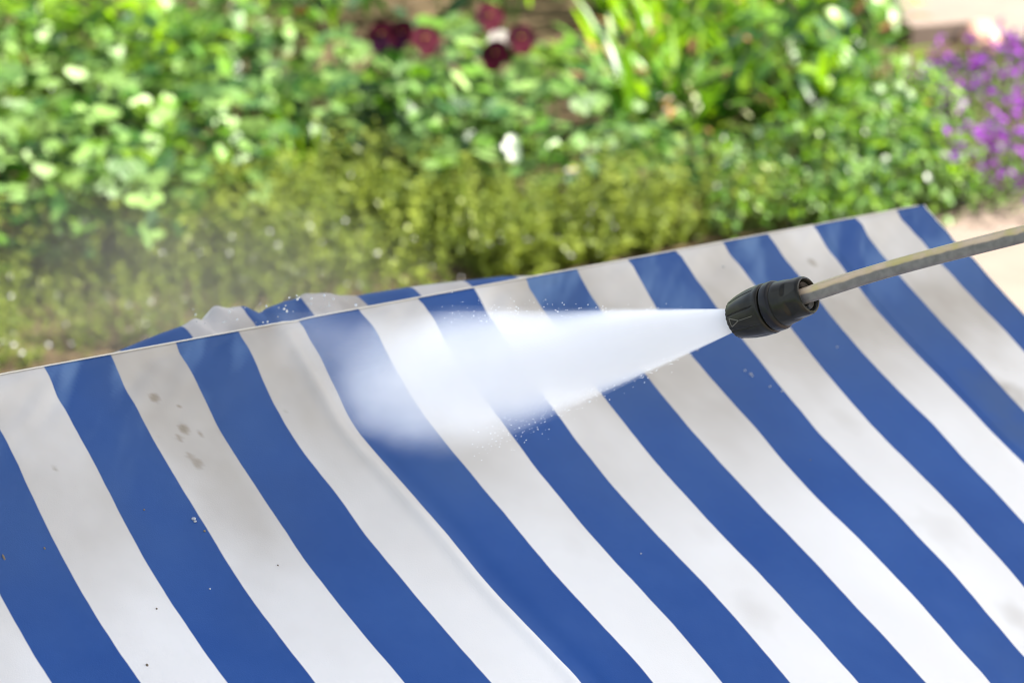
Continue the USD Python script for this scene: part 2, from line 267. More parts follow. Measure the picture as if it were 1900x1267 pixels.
# rail and trestle that carry it, under the fabric
wood = rough_mat('rail_wood', (0.16, 0.10, 0.055), (0.30, 0.20, 0.12), 30, 0.7)
RL = thing('support_rail', 'wooden rail on posts under the ridge of the striped awning', 'rail')
a_, b_ = OW + U0 * EW - np.array([0, 0, 0.027]), OW + U1 * EW - np.array([0, 0, 0.027])
a_[:2] += NH * 0.016; b_[:2] += NH * 0.016
obj('crossbar', tube([a_, b_], 0.014, 12), wood, RL, smooth=True)
for q in (a_ + (b_ - a_) * 0.04, a_ + (b_ - a_) * 0.93):
    q = q.copy(); obj('post', tube([q - [0, 0, 0.016], [q[0], q[1], 0.012]], 0.017, 10), wood, RL, smooth=True)

# ------------------------------------------------------------ unseen sunshade, added to put the awning in shade
canvas = mat('added_parasol_canvas', {'d': ('principled_bsdf', {'base_color': (0.78, 0.78, 0.77), 'roughness': 0.8}), 't': ('translucent_bsdf', {'color': (0.76, 0.76, 0.76)}), 'x': ('mix_closure', {'fac': 0.47})},
             [('d.BSDF', 'x.closure1'), ('t.BSDF', 'x.closure2')], surface='x.closure')
metal = mat('pole_metal', {'p': ('principled_bsdf', {'base_color': (0.55, 0.55, 0.54), 'metallic': 0.9, 'roughness': 0.35})}, surface='p.BSDF')
PC = np.array([2.15, 2.08])
PA = thing('parasol', 'unseen canvas sunshade added to keep the sun off the striped awning', 'parasol', (PC[0], PC[1], 0))
an = np.linspace(0, 2 * math.pi, 9); rr_ = np.linspace(0.0005, 1.5, 9)
R_, A_ = np.meshgrid(rr_, an, indexing='ij')
obj('canopy', (np.stack([R_ * np.cos(A_), R_ * np.sin(A_), 2.95 - 0.26 * R_ - 0.04 * R_ ** 2], -1).reshape(-1, 3), grid(9, 9)), canvas, PA)
obj('pole', tube([[0, 0, 0.06], [0, 0, 2.98]], 0.019, 12), metal, PA, smooth=True)
obj('base', trimesh.creation.cylinder(0.27, 0.07, sections=40).apply_translation([0, 0, 0.05]), stone, PA)
for k in range(8):
    a1 = an[k]; d = np.array([math.cos(a1), math.sin(a1)])
    obj('rib', tube([[*(d * 0.03), 2.925], [*(d * 0.8), 2.70], [*(d * 1.49), 2.455]], 0.006, 5), metal, PA)

# ------------------------------------------------------------ pressure washer lance
def unit(v): return v / np.linalg.norm(v)
BK, FR = px(1499, 547, 1.928), px(1366, 593, 1.972)
AX = unit(FR - BK); LEN = np.linalg.norm(FR - BK)
vw = unit(np.array([0, 0, CAMZ]) - (BK + FR) / 2); SY = unit(vw - AX * (vw @ AX)); SX = np.cross(SY, AX)   # SY looks at the viewer
def lathe(sr, nphi=160, mod=None):
    sr = np.array(sr, float); ph = np.linspace(0, 2 * math.pi, nphi + 1)
    S, PH = np.meshgrid(sr[:, 0], ph, indexing='ij'); R = np.repeat(sr[:, 1:2], nphi + 1, 1)
    if mod is not None: R = mod(S, PH, R)
    P = BK + (S * LEN)[..., None] * AX + (R * np.cos(PH))[..., None] * SY + (R * np.sin(PH))[..., None] * SX
    return P.reshape(-1, 3), grid(len(sr), nphi + 1)
plastic = mat('black_plastic', {'g': ('geometry', {}), 'n': ('noise_texture', {'scale': 90.0, 'detail': 5.0}), 'r': ('rgb_ramp', {'ramp': [(0.35, (0.004, 0.004, 0.003)), (0.7, (0.013, 0.0125, 0.008))]}),
               'f': ('noise_texture', {'scale': 2500.0}), 'b': ('bump', {'strength': 0.12, 'distance': 0.0004}), 'p': ('principled_bsdf', {'roughness': 0.27, 'specular_ior_level': 0.28})},
              [('g.position', 'n.vector'), ('n.fac', 'r.fac'), ('r.color', 'p.base_color'), ('g.position', 'f.vector'), ('f.fac', 'b.height'), ('b.normal', 'p.normal')], surface='p.BSDF')
gloss = mat('black_gloss', {'p': ('principled_bsdf', {'base_color': (0.004, 0.004, 0.005), 'specular_ior_level': 0.3, 'roughness': 0.3})}, surface='p.BSDF')
scuff = mat('scuffed_edge', {'p': ('principled_bsdf', {'base_color': (0.11, 0.105, 0.085), 'roughness': 0.5})}, surface='p.BSDF')
LA = thing('pressure_washer_lance', 'pressure washer lance with black adjustable nozzle on a tan and grey tube', 'lance')
mm = 0.001
def groove(S, PH, R):
    g = np.zeros_like(R)
    for k in range(8):
        d = (PH - (k * math.pi / 4 + 0.50) + math.pi) % (2 * math.pi) - math.pi
        g += np.exp(-(d * R / (0.55 * mm)) ** 2) * (0.5 * (np.tanh((S - 0.60) * 60) - np.tanh((S - 0.965) * 60)) * 0.9 + 0.10)
    lob = 0.35 * mm * np.cos(8 * (PH - 0.5 + math.pi))
    ser = np.where((S > 0.975) & (S < 0.995), 0.35 * mm * np.sign(np.sin(PH * 24)), 0)
    return R - g * 0.9 * mm - lob * np.clip((S - 0.55) * 8, 0, 1) * np.clip((1.0 - S) * 12, 0, 1) + ser * 0.6
s1 = [(a_1, b_1 * 0.97) for a_1, b_1 in [(0.50, 18.4), (0.505, 20.3), (0.515, 21.0), (0.53, 21.35), (0.555, 21.4), (0.57, 21.2), (0.59, 21.05)] + [(x, 21.05 - 4.6 * ((x - 0.59) / 0.39) ** 1.9) for x in np.linspace(0.61, 0.98, 34)] + \
     [(0.985, 16.2), (0.992, 15.7), (0.997, 14.9), (1.0, 13.8), (0.998, 12.6), (0.985, 11.6), (0.95, 11.0), (0.93, 4.5), (0.94, 2.6), (0.93, 1.2), (0.90, 0.2)]]
SL = obj('grip_sleeve', lathe([(a, b * mm) for a, b in s1], 288, groove), plastic, LA, smooth=40)
obj('neck_ring', lathe([(0.36, 17.2 * mm), (0.38, 19.6 * mm), (0.40, 20.2 * mm), (0.47, 20.2 * mm), (0.485, 19.6 * mm), (0.50, 18.2 * mm)]), gloss, LA, smooth=40)
def hexed(S, PH, R):
    a = (PH - 0.9) % (math.pi / 3) - math.pi / 6
    hx_ = 15.6 * mm / np.cos(a); k = np.clip((0.30 - S) * 9, 0, 1)
    return np.minimum(R, hx_ * k + 99 * (1 - k) * mm + R * 0) if True else R
s2 = [(0.055, 9.0), (0.05, 11.5), (0.02, 12.1), (0.0, 12.6), (-0.012, 13.4), (-0.008, 14.6), (0.01, 15.4), (0.03, 15.8)] + [(x, 15.8 + 2.3 * ((x - 0.03) / 0.3)) for x in np.linspace(0.05, 0.33, 14)] + [(0.36, 18.2), (0.375, 17.6)]
obj('collar', lathe([(a, b * mm) for a, b in s2], 180, hexed), plastic, LA, smooth=35)
obj('tube_socket', lathe([(0.07, 7.0 * mm), (0.035, 10.6 * mm), (0.03, 11.2 * mm), (0.045, 11.6 * mm), (0.06, 11.7 * mm)]), gloss, LA, smooth=40)
# raised arrow mark and line on the sleeve
def on_sleeve(pts, lift=0.25 * mm):
    out = []
    for s_, a in pts:
        r = np.interp(s_, [x for x, _ in s1[:40]], [y * mm for _, y in s1[:40]]) + lift
        out.append(BK + s_ * LEN * AX + r * (math.cos(a) * SY + math.sin(a) * SX))
    return np.array(out)
SGN = 1 if (SX @ c2wv(np.array([0, 1, 0]))) > 0 else -1      # +1: growing angle goes down the picture
tri = [(0.93, -0.17), (0.93, 0.23), (0.80, 0.05), (0.93, -0.17)]
tri = [(a, SGN * (b + 0.02)) for a, b in tri]
dense = [tuple(np.array(tri[i]) * (1 - w) + np.array(tri[i + 1]) * w) for i in range(3) for w in np.linspace(0, 1, 8)]
obj('arrow_mark', tube(on_sleeve(dense), 0.42 * mm, 5), scuff, SL)
obj('mark_line', tube(on_sleeve([(a, SGN * 0.07) for a in np.linspace(0.79, 0.60, 10)]), 0.28 * mm, 5), scuff, SL)
# the bent tube
cp = [BK + AX * 0.008, BK - AX * 0.010, px(1568, 524, 1.911), px(1642, 501.5, 1.891), px(1752, 471.5, 1.860), px(1900, 434, 1.822), px(2100, 384, 1.77), px(2600, 258, 1.64), px(3100, 132, 1.50)]
from scipy.interpolate import CubicSpline
kk = np.concatenate([[0], np.cumsum(np.linalg.norm(np.diff(cp, axis=0), axis=1))]); sp = CubicSpline(kk, np.array(cp))
q = np.concatenate([np.linspace(0, kk[6], 150), np.linspace(kk[6], kk[-1], 60)[1:]]); line = sp(q)
tg_ = unit_t = np.gradient(line, axis=0); tg_ = tg_ / np.linalg.norm(tg_, axis=1)[:, None]
up = np.array([0, 0, 1.0]) - tg_ * tg_[:, 2:3]; up /= np.linalg.norm(up, axis=1)[:, None]; sd = np.cross(tg_, up)
ph = np.linspace(0, 2 * math.pi, 65); n_ = 5.0; TW = math.radians(8)
cx_, cy_ = np.cos(ph), np.sin(ph); rr2 = 8.6 * mm * 0.75 / (np.abs(np.cos(ph - TW)) ** n_ + np.abs(np.sin(ph - TW)) ** n_) ** (1 / n_)
wob = 1 + 0.012 * (meshkit.fbm(np.stack([q * 60, 0 * q, 0 * q], -1), 3, 2) - 0.5)
TV = line[:, None] + (rr2 * cx_)[None, :, None] * sd[:, None] * wob[:, None, None] + (rr2 * cy_)[None, :, None] * up[:, None] * wob[:, None, None]
nn = meshkit.fbm(np.stack([TV[..., 0] * 120, TV[..., 1] * 120, TV[..., 2] * 120], -1), 4, 9)
painted_lit_top = np.clip((np.sin(ph)[None] - 0.30 + 0.25 * (nn - 0.5)) * 5, 0, 1)  # tan zinc above, greyed below: lit and shaded sides painted in
tubem = mat('zinc_painted_light', {'df': ('attribute', {'attribute': 'painted_lit_top'}), 'g': ('geometry', {}), 'n': ('noise_texture', {'scale': 160.0, 'detail': 6.0}), 'n2': ('noise_texture', {'scale': 55.0, 'detail': 3.0}),
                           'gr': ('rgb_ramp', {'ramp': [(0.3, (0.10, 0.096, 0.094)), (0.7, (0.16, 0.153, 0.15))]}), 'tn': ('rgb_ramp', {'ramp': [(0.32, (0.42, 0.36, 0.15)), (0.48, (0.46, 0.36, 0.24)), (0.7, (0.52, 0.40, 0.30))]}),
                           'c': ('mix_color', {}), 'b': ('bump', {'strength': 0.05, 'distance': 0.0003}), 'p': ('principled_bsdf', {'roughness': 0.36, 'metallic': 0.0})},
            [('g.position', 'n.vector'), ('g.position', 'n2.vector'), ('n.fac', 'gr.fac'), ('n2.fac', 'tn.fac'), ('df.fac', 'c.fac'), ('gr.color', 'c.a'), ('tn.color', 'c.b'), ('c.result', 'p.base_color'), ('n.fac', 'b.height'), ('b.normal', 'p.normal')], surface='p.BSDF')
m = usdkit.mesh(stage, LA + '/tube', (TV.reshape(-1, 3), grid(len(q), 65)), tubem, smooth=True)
UsdGeom.PrimvarsAPI(m).CreatePrimvar('painted_lit_top', Sdf.ValueTypeNames.FloatArray, 'vertex').Set(Vt.FloatArray.FromNumpy(painted_lit_top.reshape(-1).astype(np.float32)))
# handle end, held outside the picture: the tube goes on into a grip
gp = line[-1]; gd = tg_[-1]
obj('handle', tube([gp - gd * 0.02, gp + gd * 0.005, gp + gd * 0.20, gp + gd * 0.23], [0.012, 0.020, 0.020, 0.012], 20), plastic, LA, smooth=40)

# ------------------------------------------------------------ water jet (a flat fan: sheets of fine droplets, one behind the other)
S0 = FR + AX * -0.002
S1 = px(600, 765, 2.055)
JX = unit(S1 - S0); JL = np.linalg.norm(S1 - S0)
vj = unit(np.array([0, 0, CAMZ]) - (S0 + S1) / 2); JZ = unit(vj - JX * (vj @ JX)); JY = np.cross(JZ, JX)   # JZ to the viewer
K0, K1 = 0.0085, 0.250
def spray_mat(k, dens):
    return mat(f'spray_{k}', {
        'tc': ('texture_coordinate', {}), 'sx': ('separate_xyz', {}), 'wn': ('noise_texture', {'scale': 10.0, 'detail': 3.0}),
        'wa': ('math', {'math_type': 'multiply_add', 'value2': 0.6, 'value3': -0.30}), 'wx': ('map_range', {'from_min': 0.05, 'from_max': JL, 'clamp': True}), 'wm': ('math', {'math_type': 'multiply'}),
        'hh': ('math', {'math_type': 'multiply_add', 'value2': K1, 'value3': K0}), 'yn': ('math', {'math_type': 'divide'}), 'ab': ('math', {'math_type': 'absolute'}), 'ad': ('math', {'math_type': 'add'}), 'am': ('math', {'math_type': 'maximum', 'value2': 0.0}), 'mn': ('math', {'math_type': 'minimum', 'value2': 0.96}),
        'ee': ('map_range', {'from_min': 0.0, 'from_max': JL * 0.6, 'to_min': 0.90, 'to_max': 0.05, 'clamp': True}),
        'fall': ('map_range', {'range_type': 'smoothstep', 'from_min': 0.5, 'from_max': 1.0, 'to_min': 1.0, 'to_max': 0.0, 'clamp': True}),
        'xn': ('math', {'math_type': 'add'}), 'yy': ('math', {'math_type': 'multiply'}), 'yq': ('math', {'math_type': 'multiply_add', 'value2': 0.12 * JL}), 'yl': ('math', {'math_type': 'multiply_add', 'value2': 0.20 * JL}), 'wl': ('math', {'math_type': 'multiply', 'value2': 0.16}),
        'fo': ('rgb_ramp', {'ramp': [(0.0, (1, 1, 1)), (0.48, (0.95, 0.95, 0.95)), (0.66, (0.66, 0.66, 0.66)), (0.82, (0.28, 0.28, 0.28)), (0.93, (0.08, 0.08, 0.08)), (1.0, (0, 0, 0))]}), 'xs': ('math', {'math_type': 'divide', 'value2': JL}),
        'mp': ('mapping', {'scale': (7, 22, 20), 'location': (0, 0, k * 3.7)}), 'nz': ('noise_texture', {'scale': 1.0, 'detail': 5.0, 'roughness': 0.6}), 'nr': ('map_range', {'from_min': 0.30, 'from_max': 0.60, 'to_min': 0.60, 'to_max': 1.0, 'clamp': True}),
        'm1': ('math', {'math_type': 'multiply'}), 'm2': ('math', {'math_type': 'multiply'}), 'm3': ('math', {'math_type': 'multiply', 'value2': dens, 'use_clamp': True}),
        'd': ('diffuse_bsdf', {'color': (0.875, 0.882, 0.91)}), 't': ('translucent_bsdf', {'color': (0.875, 0.882, 0.91)}), 'w': ('mix_closure', {'fac': 0.3}), 'o': ('transparent_bsdf', {}), 'x': ('mix_closure', {})},
        [('tc.object', 'sx.vector'), ('tc.object', 'wn.vector'), ('wn.fac', 'wa.value1'), ('sx.x', 'wx.value'), ('wa.value', 'wm.value1'), ('wx.result', 'wm.value2'), ('sx.x', 'hh.value1'), ('sx.y', 'yn.value1'), ('hh.value', 'yn.value2'), ('yn.value', 'ab.value1'), ('ab.value', 'ad.value1'), ('wm.value', 'ad.value2'),
         ('sx.x', 'ee.value'), ('ad.value', 'am.value1'), ('am.value', 'fall.value'), ('ee.result', 'fall.from_min'), ('wa.value', 'wl.value1'), ('sx.x', 'xn.value1'), ('wl.value', 'xn.value2'), ('yn.value', 'yy.value1'), ('yn.value', 'yy.value2'), ('yy.value', 'yq.value1'), ('xn.value', 'yq.value3'), ('yn.value', 'yl.value1'), ('yq.value', 'yl.value3'), ('yl.value', 'xs.value1'), ('xs.value', 'fo.fac'),
         ('tc.object', 'mp.vector'), ('mp.vector', 'nz.vector'), ('nz.fac', 'nr.value'), ('fall.result', 'm1.value1'), ('fo.color', 'm1.value2'), ('m1.value', 'm2.value1'), ('nr.result', 'm2.value2'), ('m2.value', 'm3.value1'), ('m3.value', 'mn.value1'), ('mn.value', 'x.fac'),
         ('d.BSDF', 'w.closure1'), ('t.BSDF', 'w.closure2'), ('o.BSDF', 'x.closure1'), ('w.closure', 'x.closure2')], surface='x.closure')
WS = numbered('/World', 'water_spray'); wx_ = UsdGeom.Xform.Define(stage, WS)
wx_.AddTransformOp().Set(Gf.Matrix4d(*[float(k) for r in ([*JX, 0], [*JY, 0], [*JZ, 0], [*S0, 1]) for k in r]))
setd(wx_.GetPrim(), 'white fan of high pressure water spray between nozzle and canvas', 'water spray', None, 'stuff')
NSH = 4
for k in range(NSH):
    o = (k - (NSH - 1) / 2) / ((NSH - 1) / 2)
    xs = np.linspace(0, 1, 30); ys = np.linspace(-1.0, 1.0, 15)
    X_, Y_ = np.meshgrid(xs, ys, indexing='ij'); X_ = X_ * JL * (1.04 - 0.12 * Y_ ** 2 - 0.20 * Y_); H_ = K0 + K1 * X_
    zz = o * (0.0045 + 0.035 * X_) * (1.0 + 0 * Y_)
    obj('droplet_sheet', (np.stack([X_, Y_ * H_ * (1 - 0.12 * abs(o)), zz], -1).reshape(-1, 3), grid(30, 15)), spray_mat(k, 0.78), WS, smooth=True)
jr = np.random.default_rng(31); jd = []
oct_v, oct_f = trimesh.creation.icosphere(0, 1.0).vertices, trimesh.creation.icosphere(0, 1.0).faces
for i in range(420):
    x_ = JL * jr.uniform(.12, .66); y_ = (K0 + K1 * x_) * np.sign(jr.normal(0.25, 1)) * jr.normal(0.84, .12); z_ = jr.normal(0, .004 + .03 * x_)
    if x_ / JL + 0.2 * y_ / (K0 + K1 * x_) > 1.0: continue
    jd.append((oct_v * jr.uniform(.00012, .00036) * np.array([2.0, 1, 1]) + [x_, y_, z_], oct_f))
obj('fine_droplets', cat(jd), mat('droplet_white', {'d': ('diffuse_bsdf', {'color': (0.9, 0.94, 0.98)})}, surface='d.BSDF'), WS, kind='stuff')
def placed(path, X, Y, Z, o):
    x = UsdGeom.Xformable(stage.GetPrimAtPath(path))
    x.AddTransformOp().Set(Gf.Matrix4d(*[float(k) for r in ([*X, 0], [*Y, 0], [*Z, 0], [*o, 1]) for k in r]))

# ------------------------------------------------------------ planting
exec_zone = None
def bend(v, c):                                            # curl a flat shape along +y downwards
    v = v.copy(); v[:, 2] -= c * v[:, 1] ** 2; return v
def rotm(az, tilt, roll=0):
    ca, sa, ct, st = math.cos(az), math.sin(az), math.cos(tilt), math.sin(tilt)
    R1 = np.array([[1, 0, 0], [0, ct, -st], [0, st, ct]]); R2 = np.array([[ca, -sa, 0], [sa, ca, 0], [0, 0, 1]])
    cr, sr = math.cos(roll), math.sin(roll); R0 = np.array([[cr, 0, sr], [0, 1, 0], [-sr, 0, cr]])
    return R2 @ R1 @ R0
def disc_leaf(r, n=9, cup=0.25, lob=0.0, k=0, ripple=0.0):
    a = np.linspace(0, 2 * math.pi, n, endpoint=False)
    rr = r * (1 + lob * np.cos(k * a)) if k else np.full(n, r)
    v = np.stack([rr * np.sin(a), r - rr * np.cos(a), cup * rr + ripple * r * np.cos(3 * a)], 1)
    v = np.vstack([[0, r, 0], v]); f = [[0, 1 + (i + 1) % n, 1 + i] for i in range(n)]
    return v, np.array(f)
def trefoil(r):
    ms = []
    for a in (-1.05, 0, 1.05):
        v, f = disc_leaf(r, 8, 0.18, 0.10, 3); v = v * [0.88, 1.12, 1]
        ca, sa = math.cos(a), math.sin(a); v = v @ np.array([[ca, sa, 0], [-sa, ca, 0], [0, 0, 1]]); ms.append((v, f))
    return cat(ms)
def oval_leaf(l, w, n=6, curl=0.4, fold=0.15, tip=1.0):
    t = np.linspace(0, 1, n); ww = w * np.sin(np.pi * np.clip(t * 0.93 + 0.05, 0, 1)) ** 0.8
    v = []
    for s_ in (-1, 0, 1): v.append(np.stack([s_ * ww, t * l, fold * ww * abs(s_) - curl * l * t ** 2], 1))
    return np.stack(v, 1).reshape(-1, 3), grid(n, 3)
def strap(l, w, n=9, lean=0.5, droop=0.9, twist=0.0):
    t = np.linspace(0, 1, n); ang_ = lean + droop * t ** 1.5
    dy, dz = np.sin(ang_), np.cos(ang_); y = np.concatenate([[0], np.cumsum(dy[:-1])]) * l / n; z_ = np.concatenate([[0], np.cumsum(dz[:-1])]) * l / n
    ww = w * np.minimum(1, 0.55 + 2 * t) * np.sqrt(np.clip(1 - t ** 3.2, 0, 1))
    v = []
    for s_ in (-1, 0, 1):
        tw = twist * t
        v.append(np.stack([s_ * ww * np.cos(tw), y - 0.25 * ww * abs(s_) * dz + s_ * ww * np.sin(tw), z_ + 0.25 * ww * abs(s_) * dy], 1))
    return np.stack(v, 1).reshape(-1, 3), grid(n, 3)
def put(m, az=0, tilt=0, roll=0, at=(0, 0, 0)):
    v, f = m; return v @ rotm(az, tilt, roll).T + np.asarray(at), f

UsdGeom.Scope.Define(stage, '/World/Looks/plants')
protos = {}
class Plant:
    def __init__(self, kind, n):
        self.path = f'/World/Looks/plants/{kind}_{n}'; stage.CreateClassPrim(self.path)
        stage.GetPrimAtPath(self.path).SetTypeName('Xform'); protos.setdefault(kind, []).append(self.path)
        self.stems = []
    def part(self, name, m, mt, smooth=True, sub=None): return obj(name, m, mt, sub or self.path, smooth=smooth)
    def stem(self, pts, r): self.stems.append(tube(pts, r, 4))
    def done(self, mt='stem'):
        if self.stems: obj('stems', cat(self.stems), L[mt], self.path, smooth=True)
def leafy(kind, n, maker, mats, count, R, H, tilt, base=0.35, flat=0.75, stemr=0.0016, r=None):
    r = r or random.Random(hash_(kind) + n); p = Plant(kind, n)
    for i in range(count):
        a = r.uniform(0, 2 * math.pi); q_ = math.sqrt(r.random()); rad = R * q_
        h = H * (1 - flat * 0.55 * q_ ** 2) * (base + (1 - base) * r.random() ** 0.5)
        at = np.array([rad * math.cos(a), rad * math.sin(a), h])
        m_ = maker(r); tl = r.gauss(*tilt) - 0.35 * q_
        az = a - math.pi / 2 + r.gauss(0, 0.7)
        p.part('leaf', put(m_, az, tl, r.gauss(0, .35), at), L[r.choice(mats)])
        if i % 2 == 0: p.stem([[at[0] * .35, at[1] * .35, 0], [at[0] * .7, at[1] * .7, h * .6], at], stemr)
    p.done(); return p
def hash_(s_): return sum(ord(c) * (i + 3) for i, c in enumerate(s_))
for n in range(5):
    leafy('columbine', n, lambda r: trefoil(r.uniform(0.010, 0.019)), ['blue', 'blue', 'deep', 'mid', 'blue', 'deep'], 54, 0.16, 0.28, (0.15, 0.6), 0.2)
for n in range(3):
    leafy('lime_leaf_plant', n, lambda r: oval_leaf(r.uniform(.05, .075), r.uniform(.016, .024), 6, r.uniform(.1, .6)), ['lime', 'lime', 'mid'], 34, 0.11, 0.30, (0.1, 0.5))
for n in range(3):
    leafy('broad_leaf_plant', n, lambda r: oval_leaf(r.uniform(.045, .075), r.uniform(.013, .021), 6, r.uniform(.2, .7)), ['mid', 'mid', 'deep', 'deep', 'lime'], 36, 0.13, 0.30, (0.1, 0.5))
for n in range(4):
    leafy('small_leaf_shrub', n, lambda r: oval_leaf(r.uniform(.022, .036), r.uniform(.007, .012), 5, r.uniform(.1, .5)), ['mid', 'mid', 'blue', 'deep', 'lime'], 170, 0.14, 0.24, (0.15, 0.6), 0.15)
for n in range(2):
    p = leafy('hosta', n, lambda r: oval_leaf(r.uniform(.10, .13), r.uniform(.034, .044), 9, r.uniform(.25, .5), 0.3), ['blue'], 9, 0.07, 0.24, (0.15, 0.25), 0.6)
for n in range(4):
    r = random.Random(90 + n); p = Plant('strap_leaf_clump', n)
    for i in range(20):
        a = r.uniform(0, 6.283); l = r.uniform(.20, .34); ln = r.uniform(.15, .75); dr = r.uniform(.3, 1.3)
        m_ = put(strap(l, r.uniform(.008, .015), 10, ln, dr, r.uniform(-.5, .5)), a - math.pi / 2, 0, 0, (0.03 * math.cos(a), 0.03 * math.sin(a), 0))
        lp = p.part('leaf', m_, L[r.choice(['mid', 'mid', 'deep', 'lime'])])
        if r.random() < .3:
            v, f_ = m_; sel = v.reshape(10, 3, 3)[7:]; sel = sel + (sel[:, 1:2] - sel) * -0.06 + np.array([0, 0, .0015]); p.part('withered_tip', (sel.reshape(-1, 3), grid(3, 3)), L['tan'], sub=lp)
    p.done()
for n in range(3):
    r = random.Random(190 + n); p = Plant('withered_bulb_clump', n)
    for i in range(11):
        a = r.uniform(0, 6.283); l = r.uniform(.14, .26)
        p.part('leaf', put(strap(l, r.uniform(.004, .009), 10, r.uniform(.2, .6), r.uniform(1.2, 2.3), r.uniform(-1, 1)), a - math.pi / 2, 0, 0, (0.02 * math.cos(a), 0.02 * math.sin(a), 0)), L[r.choice(['pale', 'pale', 'olive', 'mid'])])
    p.done()
for n in range(3):
    r = random.Random(290 + n); p = Plant('grass_tuft', n)
    for i in range(30):
        a = r.uniform(0, 6.283)
        p.part('blade', put(strap(r.uniform(.14, .30), r.uniform(.0025, .005), 8, r.uniform(.05, .4), r.uniform(.2, 1.0)), a - math.pi / 2, 0, 0, (0.03 * r.random() * math.cos(a), 0.03 * math.sin(a), 0)), L[r.choice(['olive', 'mid', 'lime'])])
    p.done()
for n in range(4):                                          # purple cushion
    r = random.Random(390 + n); p = Plant('purple_cushion_flower', n); lv = []
    for i in range(150):
        a = r.uniform(0, 6.283); q_ = math.sqrt(r.random()); rad = .14 * q_; h = .17 * (1 - .5 * q_ ** 2) * (0.2 + .75 * r.random())
        lv.append(put(oval_leaf(r.uniform(.012, .02), .004, 4, .2), a + r.gauss(0, 1), r.uniform(-.2, .9), 0, (rad * math.cos(a), rad * math.sin(a), h)))
    obj('foliage', cat(lv), L['olive'] if n % 2 else L['mid'], p.path, smooth=True)
    for i in range(30):
        a = r.uniform(0, 6.283); q_ = math.sqrt(r.random()); rad = .15 * q_; h = .19 * (1 - .45 * q_ ** 2) * (0.55 + .5 * r.random())
        fl = cat([put(oval_leaf(.011, .0045, 4, .1), k * math.pi / 2, .15) for k in range(4)])
        at = np.array([rad * math.cos(a), rad * math.sin(a), h])
        p.part('flower', put(fl, r.uniform(0, 6), r.gauss(-.2, .5), r.gauss(0, .4), at), L['purple'])
        if i % 2: p.stem([[at[0] * .6, at[1] * .6, 0.02], at], 0.0009)
    p.done()
def pansy(kind, n, c1, c2):
    r = random.Random(hash_(kind) + 490 + n); p = Plant(kind, n)
    p.stem([[0, 0, 0], [0.01, 0.005, .14], [0.0, -0.01, .235]], 0.0018)
    for i in range(6):
        a = r.uniform(0, 6.283); p.part('leaf', put(oval_leaf(.045, .012, 5, .3), a, r.uniform(.1, .7), 0, (0.01 * math.cos(a), 0.01 * math.sin(a), r.uniform(.05, .17))), L['mid'])
    c = np.array([0, -0.012, .24])
    for k, (a, sc, mt_) in enumerate([(0.5, 1, c1), (-0.5, 1, c1), (1.7, 1.05, c1), (-1.7, 1.05, c1), (3.14, 1.25, c2)]):
        v, f_ = disc_leaf(.0135 * sc, 12, 0.12, .06, 3, .12); v = v @ rotm(a, 0).T; v[:, 2] += 0.0012 * k
        v = v @ rotm(0, 1.05).T                             # the face looks up and towards -y
        p.part('petal', (v + c, f_), L[mt_])
    v, f_ = disc_leaf(.0035, 8, 0); v[:, 1] -= .0035; p.part('eye', ((v @ rotm(0, 1.05).T) + c + np.array([0, -.006, .003]), f_), L['yellow'])
    p.done()
for n in range(2): pansy('wine_pansy', n, 'wine', 'wine' if n else 'violet_dark')
pansy('white_pansy', 0, 'white', 'white')
pansy('orange_pansy', 0, 'orange', 'orange')
def daisy():
    p = Plant('white_daisy', 0); p.stem([[0, 0, 0], [0.004, 0, .08], [0, 0, .15]], 0.0014)
    for k in range(12): p.part('petal', put(oval_leaf(.017, .0042, 4, .15), k * math.pi / 6, .1, 0, (0, 0, .15)), L['white'])
    v, f_ = disc_leaf(.006, 8, -.3); v[:, 1] -= .006; p.part('eye', (v + [0, 0, .154], f_), L['yellow']); p.done()
daisy()

def plant(kind, x, y, label, category, group, h=0.0, scale=1.0, rz=None, n=None):
    """stands where the line of sight through (x, y), the plant's middle at height h, meets the bed"""
    g_ = ground(x, y, h); k = protos[kind]; src = k[(n if n is not None else rnd.randrange(len(k))) % len(k)]
    path = thing(kind, label, category, (g_[0], g_[1], 0.0), rnd.uniform(0, 6.283) if rz is None else rz, scale, group)
    pr = stage.GetPrimAtPath(path); pr.GetReferences().AddInternalReference(src); pr.SetInstanceable(True)
    PLACED.append([pr, label, x, y]); return path
PLACED = []
WHERE = [(120, 60, 'under the orange blooms'), (130, 200, 'at the left end of the bed'), (130, 360, 'at the left end above creeping plants'), (300, 60, 'beside the bright lime leaves'), (340, 250, 'left of the big pale hosta'),
         (520, 150, 'around the big pale hosta'), (740, 70, 'around the wine red pansies'), (700, 190, 'below the wine red pansies'), (660, 300, 'behind the creeping plants below the pansies'), (930, 100, 'around the white pansy'),
         (930, 220, 'below the white pansy'), (1000, 330, 'beside the lone daisy above the ridge'), (1080, 150, 'beside the bare dark soil'), (1230, 120, 'among the strap-leaved clumps'), (1180, 250, 'below the strap-leaved clumps'), (1400, 90, 'behind the withered bulb leaves'),
         (1420, 250, 'among the withered bulb leaves'), (1300, 360, 'behind the middle of the awning ridge'), (1550, 120, 'left of the pale path'), (1600, 260, 'between bulb leaves and purple flowers'), (1650, 340, 'beside the corner of the awning'), (1800, 200, 'beside the purple flowers'), (1700, 60, 'at the edge of the pale path')]
def near(x, y): return min(WHERE, key=lambda w_: (w_[0] - x) ** 2 + 2 * (w_[1] - y) ** 2)[2]
